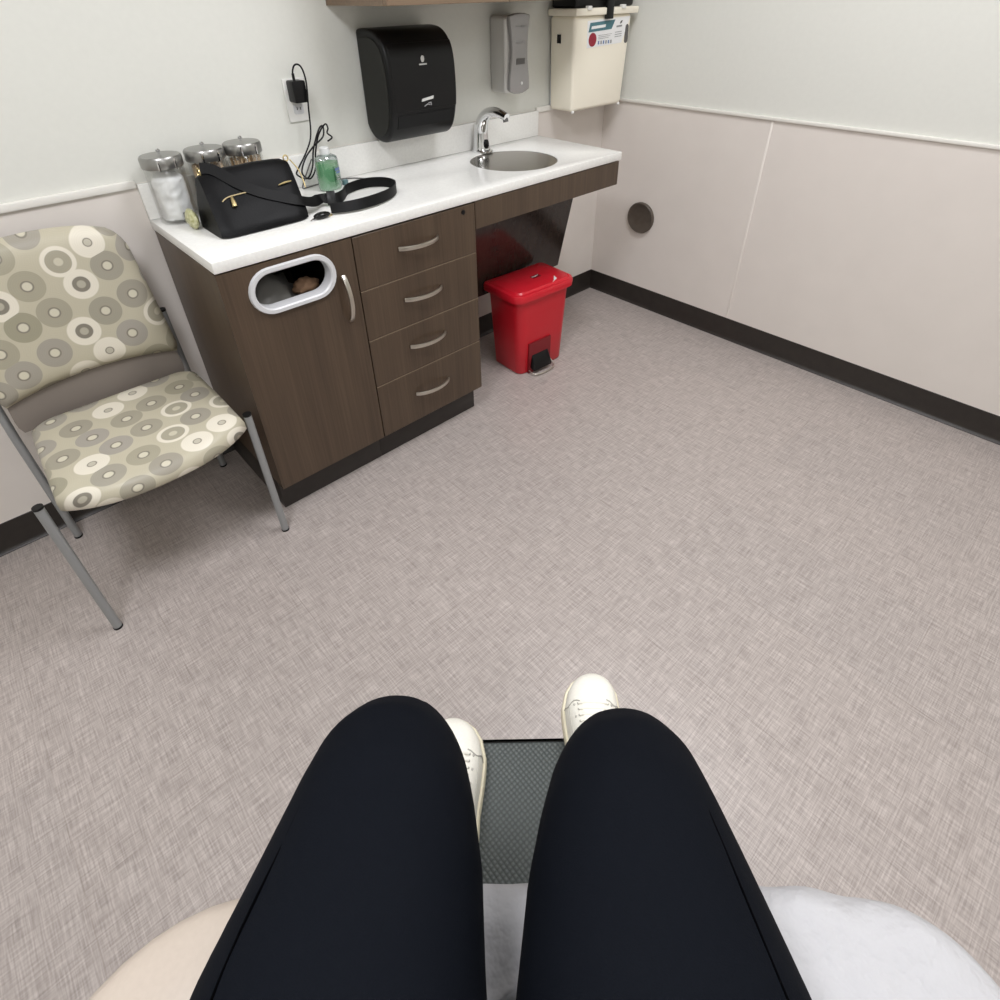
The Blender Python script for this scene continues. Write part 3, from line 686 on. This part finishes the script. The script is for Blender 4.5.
# what is in the waste cabinet
def crumple(c, r, sx, sy, sz, seed, amp):
    rings = []
    for j in range(1, 14):
        a = -pi / 2 + pi * j / 14; row = []
        for k in range(22):
            th = 2 * pi * k / 22; dv = Vector((cos(a) * cos(th), cos(a) * sin(th), sin(a)))
            q = r * (1 + amp * noise.noise(dv * 2.6 + Vector((seed, 0, 0))) + amp * .5 * noise.noise(dv * 6 + Vector((0, seed, 0))))
            row.append((c[0] + sx * q * dv.x, c[1] + sy * q * dv.y, c[2] + sz * q * dv.z))
        rings.append(row)
    return MB().loft(rings)
tag(crumple((-1.92, -.34, .62), .13, .9, .8, .95, 3, .22).build('bin_liner', M_bag_grey, angle=60), 'crumpled grey bin liner seen through the oval waste opening', 'bin liner')
tag(crumple((-1.822, -.405, .705), .030, 1.2, .8, .8, 9, .3).build('crumpled_paper', M_browncup, angle=60), 'crumpled brown paper lying in the oval waste opening', 'paper')
tag(open_box(-2.04, -1.72, -.44, -.06, ZK + .018, .46, .01).xform(Matrix.Identity(4)).build('waste_bin', M_void), 'dark waste bin inside the cabinet with the oval opening', 'bin')

# ------------------------------------------------------------------ red step bin
t = thing('step_bin', 'red plastic pedal bin standing under the sink', 'bin', (-.81, -.30, 0))
def rb(cx, cy, w, dpt, r, z, rot=-.06):
    pts = rrect(-w / 2, w / 2, -dpt / 2, dpt / 2, (r * .4, r * .4, r, r), 5)
    return [(cx + x * cos(rot) - y * sin(rot), cy + x * sin(rot) + y * cos(rot), z) for x, y in pts]
BC = (-.818, -.322)
bod = MB().loft([rb(*BC, .252, .164, .03, .002), rb(*BC, .260, .172, .034, .008), rb(*BC, .278, .184, .038, .17), rb(*BC, .298, .198, .042, .362)]).build('bin_body', M_red, t, angle=50)
lid = MB().loft([rb(*BC, .312, .208, .045, .354), rb(*BC, .338, .226, .050, .359), rb(*BC, .342, .230, .052, .380), rb(*BC, .334, .222, .050, .390), rb(*BC, .312, .202, .042, .392), rb(*BC, .306, .198, .040, .3895), rb(*BC, .290, .186, .036, .3975), rb(*BC, .20, .12, .03, .4005)]).build('lid', M_redlid, t, angle=40)
def bl(x, y): return (BC[0] + x * cos(-.06) - y * sin(-.06), BC[1] + x * sin(-.06) + y * cos(-.06))
a = bl(.02, -.01)
MB().prism([(bl(.0, -.022)), (bl(.045, -.022)), (bl(.045, .002)), (bl(0, .002))], 'z', .398, .4015).build('badge', M_reddark, lid)
lab(MB().prism([bl(.002, -.008), bl(.02, -.012), bl(.042, -.004), bl(.042, -.001), bl(.02, -.008), bl(.003, -.004)], 'z', .4012, .4022).build('badge_print', M_mark, lid), 'pale print on the badge')
lab(MB().prism([bl(.043, -.094), bl(.052, -.090), bl(.086, -.055), bl(.078, -.081)], 'z', .3945, .4012).build('sticker', M_whitepl, lid), 'white torn sticker on the lid')
mt = Matrix.Translation((BC[0], BC[1], 0)) @ Matrix.Rotation(-.06, 4, 'Z')
def bp2(mb): return mb.xform(mt @ Matrix.Translation((-.010, 0, 0)))
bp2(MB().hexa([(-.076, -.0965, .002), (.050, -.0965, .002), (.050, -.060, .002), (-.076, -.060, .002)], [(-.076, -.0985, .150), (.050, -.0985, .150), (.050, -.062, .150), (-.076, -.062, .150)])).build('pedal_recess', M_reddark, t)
pd = bp2(MB().hexa([(-.068, -.122, .020), (.042, -.122, .020), (.042, -.092, .028), (-.068, -.092, .028)], [(-.060, -.118, .050), (.034, -.118, .050), (.034, -.092, .100), (-.060, -.092, .100)])).build('pedal', M_black, t, bevel=.004)
bp2(MB().tube(catmull([(-.074, -.096, .016), (-.068, -.130, .010), (-.012, -.140, .009), (.044, -.130, .011), (.054, -.096, .030)], 5), .003, 8)).build('pedal_bar', M_nickel, t)

# ------------------------------------------------------------------ patterned chair
t = thing('guest_chair', 'grey metal chair with beige circle-patterned seat and back against the wall', 'chair', (-2.36, -.32, 0))
LR = .0108
for x, y, zt, nm in ((-2.604, -.530, .452, 'f'), (-2.113, -.518, .453, 'f')):
    lg_ = MB().tube([(x, y, .006), (x, y, zt)], LR, 14).build('leg', M_frame, t)
    MB().tube([(x, y, zt + .0005), (x, y, zt + .006)], LR + .0008, 14).build('cap', M_black, lg_); MB().tube([(x, y, 0), (x, y, .0055)], LR + .001, 14).build('glide', M_black, lg_)
for x, y in ((-2.604, -.088), (-2.136, -.072)):
    lg_ = MB().tube([(x, y, .006), (x, y - .012, .40), (x - (.004 if x > -2.3 else -.004), y - .010, .60), (x - (.004 if x > -2.3 else -.004), y - .008, .622)], LR, 14).build('leg', M_frame, t)
    MB().tube([(x - (.004 if x > -2.3 else -.004), y - .008, .6225), (x - (.004 if x > -2.3 else -.004), y - .008, .629)], LR + .0008, 14).build('cap', M_black, lg_); MB().tube([(x, y, 0), (x, y, .0055)], LR + .001, 14).build('glide', M_black, lg_)
for x, ya, yb in ((-2.53, -.47, -.18), (-2.19, -.47, -.18)):
    MB().tube([(x, ya, .405), (x, yb, .405)], .009, 10).build('side_rail', M_frame, t)
for y in (-.44, -.20): MB().tube([(-2.56, y, .398), (-2.16, y, .398)], .010, 10).build('cross_bar', M_black, t)
# seat: cushion with waterfall front
def seat_ring(z, ins, bow):
    pts = []
    for k in range(20):   # front edge bows out
        u = k / 19; x = -2.572 + ins + (.445 - 2 * ins) * u; s = 1 - abs(2 * u - 1) ** 2.6
        pts.append((x, -.525 + ins * .6 - bow * s, z))
    for k in range(1, 6): a = radians(-90 + 90 * k / 5); pts.append((-2.150 - ins + .023 + .0 * cos(a), -.50 + .10 * k / 5, z))
    for k in range(6): u = k / 5; pts.append((-2.127 - ins - .004 * u, -.36 + .14 * u, z))
    for k in range(6): a = radians(90 * k / 5); pts.append((-2.176 - ins + .045 * cos(a), -.205 + (.045 - ins * .6) * sin(a), z))
    for k in range(1, 8): u = k / 8; pts.append((-2.18 - ins - .34 * u + 2 * ins * u, -.160 - ins * .6, z))
    for k in range(6): a = radians(90 + 90 * k / 5); pts.append((-2.520 + ins + .045 * cos(a), -.205 + (.045 - ins * .6) * sin(a), z))
    for k in range(6): u = k / 5; pts.append((-2.566 + ins - .004 * u, -.22 - .20 * u, z))
    return pts
rings = [seat_ring(.408, .02, .050), seat_ring(.410, .006, .066), seat_ring(.420, .000, .074), seat_ring(.440, .000, .072), seat_ring(.456, .005, .060), seat_ring(.465, .020, .040), seat_ring(.469, .06, .015)]
MB().loft(rings).build('seat', M_fab_seat, t, angle=70)
# backrest pad: curved sheet with thickness, arched lower edge
def back_outline(zb, infl=0.0):
    n = 24; cols = []
    for i in range(n + 1):
        u = -1 + 2 * i / n
        cols.append(u)
    return cols
def back_half(v):   # half width at height fraction v
    w = .226 - .024 * v
    if v > .80: w = w - .075 + .075 * math.sqrt(max(0, 1 - ((v - .80) / .20) ** 2))
    if v < .05: w -= .010 * (1 - v / .05)
    return w
def back_y(x, z): return -.128 + .062 * (z - .5) / .4 + .24 * (x + 2.366) ** 2 * -.55
def back_pad(zlo, ztop, arch, yoff, thick, shrink):
    nu, nv = 26, 26; F_, B_ = [], []
    for j in range(nv + 1):
        v = j / nv; rf, rb_ = [], []
        for i in range(nu + 1):
            u = -1 + 2 * i / nu; hw = back_half(v) - shrink
            x = -2.366 + u * hw
            zl = zlo + arch * (1 - u * u); z = zl + (ztop - zl) * v + .012 * (1 - u * u) * v
            edge = min((1 - abs(u)) * hw, v * (ztop - zlo), (1 - v) * (ztop - zlo)); puff = thick * (1 - math.exp(-edge / .018))
            y = back_y(x, z) + yoff
            rf.append((x, y - puff, z)); rb_.append((x, y + .004, z))
        F_.append(rf); B_.append(rb_)
    m = MB(); f = [[m.bm.verts.new(p) for p in r] for r in F_]; b_ = [[m.bm.verts.new(p) for p in r] for r in B_]
    for j in range(nv):
        for i in range(nu):
            m.face([f[j][i], f[j][i + 1], f[j + 1][i + 1], f[j + 1][i]]); m.face([b_[j][i], b_[j + 1][i], b_[j + 1][i + 1], b_[j][i + 1]])
    for j in range(nv):
        for i in (0, nu): m.face([f[j][i], f[j + 1][i], b_[j + 1][i], b_[j][i]])
    for i in range(nu):
        for j in (0, nv): m.face([f[j][i], f[j][i + 1], b_[j][i + 1], b_[j][i]])
    return m
back_pad(.512, .900, .026, 0, .028, 0).build('backrest', M_fab_back, t, angle=60)
back_pad(.428, .893, .0, .012, .006, .006).build('back_shell', M_shell, t, angle=60)

# ------------------------------------------------------------------ exam table (own axes: r to the right, h forward)
HV = Vector((.6722, .7404, 0)); RV = Vector((.7404, -.6722, 0)); O2 = Vector((CAMPOS.x, CAMPOS.y, 0))
def W(r, h, z): p = O2 + RV * r + HV * h; return (p.x, p.y, z)
ZTAB = .74
def WT(r, h, z): return W(r, h - .11 * max(0.0, r - .17) * min(1.0, max(0.0, (h + .1) / .2)), z)
TRR = .075
TC0, TC1, TH0, TH1, TR = -.374, .402, -1.30, .172, .148
t = thing('exam_table', 'beige padded exam table with grey pull-out step in the foreground', 'exam table', W(0, -.5, 0))
def tring(ins, z): return [WT(p[0], p[1], z) for p in rrect(TC0 + ins, TC1 - ins, TH0 + ins, TH1 - ins, (TRR - ins * .8, TR - ins * .8, .06, .06), 10)]
MB().loft([tring(.02, .648), tring(.004, .652), tring(0, .665), tring(0, .712), tring(.005, .726), tring(.013, .735), tring(.026, .740), tring(.06, .7415)]).build('cushion', M_vinyl, t, angle=50)
MB().loft([[W(p[0], p[1], z) for p in rrect(-.27, .29, -1.2, .06, .03, 4)] for z in (0.0, .60, .647)]).build('base', M_tablebase, t)
st = MB().loft([[W(p[0], p[1], z) for p in rrect(-.205, .205, .03, .472 - (.004 if z > .3285 or z < .286 else 0), .012, 4)] for z in (.285, .287, .327, .330)]).build('step', M_tread, t, angle=40)
MB().loft([[W(p[0], p[1], z) for p in rrect(-.206, .206, .4725, .4765, .004, 3)] for z in (.283, .3298)]).build('step_edge', M_darkgrey, st)
for r_ in (-.195, .175): MB().loft([[W(p[0], p[1], z) for p in rrect(r_, r_ + .02, .02, .42, .006, 2)] for z in (0.0, .284)]).build('step_support', M_tablebase, t)

# paper sheet rolled over the front edge
def closest_on_table(r, h, ins):
    x0, x1, y0, y1, rad = TC0 + ins, TC1 - ins, TH0 + ins, TH1 - ins, TRR - ins * .8
    qx = min(max(r, x0 + rad), x1 - rad); qy = min(h, y1 - rad)
    dx, dy = r - qx, h - qy; dl = math.hypot(dx, dy)
    return (qx, qy, dx / dl if dl > 1e-9 else 0, dy / dl if dl > 1e-9 else 0, dl - rad)
pv = []; NU, NV = 70, 230
m = MB(); grid = []
for j in range(NV + 1):
    row = []
    for i in range(NU + 1):
        r = -.036 + .462 * i / NU; hmax = .212 + .010 * noise.noise(Vector((r * 14, 3, 0))) + .016 * noise.noise(Vector((r * 3.1, 8, 0)))
        h = -1.15 + (hmax + 1.15) * (1 - (1 - j / NV) ** 1.6)
        ins = .03; qx, qy, nx, ny, dd = closest_on_table(r, h, ins)
        wr = noise.noise(Vector((r * 9, h * 9, 1.7))) * .0026 + abs(noise.noise(Vector((r * 17 + h * 6, h * 15 - r * 5, 5)))) * .0070
        press = min(1.0, max(0.0, (r - .17) / .05)) if r > .08 else .12
        wr = max(0.0, wr + .0016) * (.12 + .88 * press)
        fold = h - (.100 + .45 * r)
        wr += .0055 * math.exp(-(fold / .003) ** 2) * (1 if -.05 < r < .03 else 0)
        lift = .003 + wr
        if dd <= 0: p = (r, h, .7418 + lift)
        else:
            Rr = .030 + lift; arc = dd; q = arc / .030
            if q < pi / 2: off = Rr * sin(q); z = .7415 - .030 + Rr * cos(q)
            else: off = Rr + .1 * (arc - .047); z = .7115 - (arc - .047)
            rad = TRR - ins * .8
            p = (qx + nx * (rad + off), qy + ny * (rad + off), z)
        row.append(m.bm.verts.new(WT(*p)))
    grid.append(row)
for j in range(NV):
    for i in range(NU): m.face([grid[j][i], grid[j][i + 1], grid[j + 1][i + 1], grid[j + 1][i]])
pp = m.build('paper_sheet', M_paper, angle=80)
tag(pp, 'white crinkled paper sheet covering the right side of the exam table', 'paper')

# ------------------------------------------------------------------ person
t = thing('person', 'person seated on the exam table in black leggings and white sneakers, feet on the step', 'person', W(0, -.25, ZTAB))
LEGS = {}
def leg_rings(s, table):
    rings = []
    for (h, z, rc, a, b_, ang) in table:
        T = radians(ang); N = (-sin(T), cos(T))     # direction normal to the path in the h-z plane
        ring = []
        for k in range(28):
            th = 2 * pi * k / 28; ca, sa = cos(th), sin(th)
            e = .93
            ca_, sa_ = math.copysign(abs(ca) ** e, ca), math.copysign(abs(sa) ** e, sa)
            ring.append(W(s * rc + a * ca_, h + N[0] * b_ * sa_, z + N[1] * b_ * sa_))
        rings.append(ring)
    return rings
left = [(-.30, .856, .085, .095, .098, 0), (-.22, .856, .100, .108, .102, 0), (-.12, .852, .108, .112, .098, 0), (-.02, .847, .113, .110, .092, -1), (.085, .841, .1125, .0965, .086, -2),
        (.155, .834, .105, .085, .081, -4), (0.201, .827, .103, .075, .077, -12), (0.226, .814, .104, .069, .073, -30), (0.237, .796, .105, .062, .070, -50), (0.242, .774, .104, .057, .064, -68),
        (0.245, .735, .102, .054, .060, -80), (0.246, .690, .100, .056, .058, -86), (0.248, .630, .097, .058, .058, -86), (0.252, .560, .095, .052, .052, -84), (.266, .480, .092, .040, .042, -78), (.279, .420, .090, .034, .036, -75), (.290, .375, .089, .033, .036, -75)]
right = [(-.30, .856, .085, .095, .098, 0), (-.22, .856, .098, .108, .102, 0), (-.12, .852, .104, .110, .098, 0), (-.02, .847, .104, .106, .092, -1), (.080, .841, .0975, .0955, .086, -2),
        (.148, .834, .0975, .083, .081, -4), (0.186, .827, .0995, .0735, .077, -12), (0.210, .814, .103, .067, .073, -30), (0.221, .796, .107, .061, .070, -50), (0.226, .774, .112, .057, .064, -66),
        (.256, .735, .114, .054, .056, -76), (.264, .690, .117, .056, .058, -80), (.271, .630, .123, .058, .057, -76), (.279, .560, .131, .052, .052, -70), (.314, .480, .140, .040, .042, -64), (.345, .420, .148, .034, .036, -62), (.365, .378, .153, .033, .036, -62)]
body = MB(); body.loft(leg_rings(-1, left)); body.loft(leg_rings(1, right))
tor = []
for (h, z, a, b_) in ((-.25, .757, .12, .08), (-.26, .772, .165, .115), (-.27, .83, .185, .13), (-.28, .92, .178, .125), (-.285, 1.0, .155, .11), (-.285, 1.06, .145, .105)):
    tor.append([W(a * cos(2 * pi * k / 28), h + b_ * sin(2 * pi * k / 28), z) for k in range(28)])
body.loft(tor)
bo = body.build('body', M_legs, t)
rm = bo.modifiers.new('remesh', 'REMESH'); rm.mode = 'VOXEL'; rm.voxel_size = .008
sm = bo.modifiers.new('smooth', 'SMOOTH'); sm.iterations = 6; sm.factor = .5
bpy.context.view_layer.update()
dg = bpy.context.evaluated_depsgraph_get()
me = bpy.data.meshes.new_from_object(bo.evaluated_get(dg)); bo.modifiers.clear(); bo.data = me
for p in me.polygons: p.use_smooth = True
if not me.materials: me.materials.append(M_legs)
lab(bo, 'legs and hips in plain black leggings')
for s, tb in ((-1, left), (1, right)):   # outer side seams of the leggings
    pts = [W(s * (rc + a * .64), h, z + b_ * .785) for (h, z, rc, a, b_, ang) in tb[1:8]]
    MB().tube(catmull(pts, 4), .0013, 6).build('legging_seam', M_seamthread, t)
    # waist band
wb = MB(); wb.loft([[W(a * cos(2 * pi * k / 28), -.285 + b_ * sin(2 * pi * k / 28), z) for k in range(28)] for a, b_, z in ((.150, .109, 1.03), (.149, .108, 1.065))], cap=False).build('waistband', M_legs, t)

def sneaker(rt, ht, rot, mirror):
    """toe tip at (rt, ht); built along +h, then turned"""
    L_, z0 = .262, .3305
    def foot_w(u): # half width, u 0 heel .. 1 toe ; returns (inner, outer)
        pts = [(0, .0), (.03, .020), (.10, .031), (.25, .034), (.45, .036), (.62, .044), (.74, .049), (.86, .044), (.93, .034), (.98, .018), (1, .0)]
        for (a, wa), (b_, wb_) in zip(pts, pts[1:]):
            if a <= u <= b_: return wa + (wb_ - wa) * (u - a) / (b_ - a)
        return 0
    def shift(u): return mirror * (.010 * (u - .5) * -1 + .006 * sin(pi * u))
    def P(x, y, z):
        c, s_ = cos(rot), sin(rot); yy = y - L_
        return W(rt + x * c + yy * s_, ht - x * s_ + yy * c, z)
    us = [0, .004, .015, .03, .06, .1, .15, .2, .28, .36, .45, .54, .62, .69, .75, .81, .86, .90, .93, .955, .975, .99, .997, 1.0]
    outline = [(shift(u) + foot_w(u) + .003, u * L_) for u in us] + [(shift(u) - foot_w(u) - .003, u * L_) for u in reversed(us)]
    # sole
    rings = []
    for sc_, z in ((.97, z0), (1.0, z0 + .003), (1.0, z0 + .022), (.965, z0 + .026)):
        rings.append([P(x * sc_, L_ / 2 + (y - L_ / 2) * (sc_ * .5 + .5), z) for x, y in outline])
    upper_rings = []
    def top_h(u):
        pts = [(0, .075), (.1, .085), (.3, .088), (.42, .082), (.55, .068), (.68, .056), (.78, .048), (.87, .042), (.94, .032), (.98, .020), (1, .008)]
        for (a, ha), (b_, hb) in zip(pts, pts[1:]):
            if a <= u <= b_: return ha + (hb - ha) * (u - a) / (b_ - a)
        return .01
    uu = [.012, .03, .06, .1, .16, .24, .32, .4, .48, .56, .63, .69, .75, .80, .85, .89, .925, .95, .968, .982]
    for u in uu:
        w = foot_w(u) * .955; hh = top_h(u); ring = []
        for k in range(17):
            th = pi * k / 16
            x = w * math.copysign(abs(cos(th)) ** .75, cos(th)); z = z0 + .022 + hh * sin(th) ** .72
            ring.append(P(shift(u) + x, .004 + u * (L_ - .008), z))
        upper_rings.append(ring)
    return rings, upper_rings, P, foot_w, top_h, shift, L_, z0
for rt, ht, rot, mir in ((-.0855, .503, .02, 1), (.1545, .578, .045, -1)):
    rings, ups, P, fw_, th_, shf, L_, z0 = sneaker(rt, ht, rot, mir)
    u_ = MB().loft(ups, cap=True, close=True).build('sneaker', M_shoe, t, angle=60)
    lab(u_, 'white lace-up sneaker with cream sole')
    MB().loft(rings).build('sole', M_sole, u_, angle=50)
    def onshoe(u, f, lift=.001):
        w = fw_(u) * .955; th = pi / 2 + f * pi / 2
        x = w * math.copysign(abs(cos(th)) ** .75, cos(th)); z = z0 + .022 + th_(u) * max(sin(th), 0) ** .72
        return P(shf(u) - x, .004 + u * (L_ - .008), z + lift)
    # toe-cap seam and side panels
    for fs in ((-.95, -.25), (.25, .95)):
        MB().tube([onshoe(.72 + .012 * math.cos(f), fs[0] + (fs[1] - fs[0]) * f / 8, .0006) for f in range(9)], .0009, 6).build('stitching', M_eyelet, u_)
        sg = -1 if fs[0] < 0 else 1
        MB().tube([onshoe(.72 - .30 * k / 8, sg * (.62 + .1 * k / 8), .0006) for k in range(9)], .0008, 6).build('stitching', M_eyelet, u_)
    tongue = [[onshoe(u, f, .0016) for f in (-.2, -.1, 0, .1, .2)] for u in (.72, .66, .6, .54, .48)]
    q = MB(); q.loft(tongue, cap=False, close=False); q.build('tongue', M_shoe, u_)
    for k, u in enumerate((.70, .655, .61, .565, .52)):
        for f in (-.30, .30, -.42, .42) if k % 2 == 0 else (-.30, .30):
            c = Vector(onshoe(u, f, .0008)); MB().sphere(c, .0022, 8, 6, 1, 1, .5).build('eyelet', M_eyelet, u_)
        MB().tube([onshoe(u, -.30 + .6 * k2 / 8, .0030) for k2 in range(9)], .0021, 6).build('lace', M_shoe, u_)
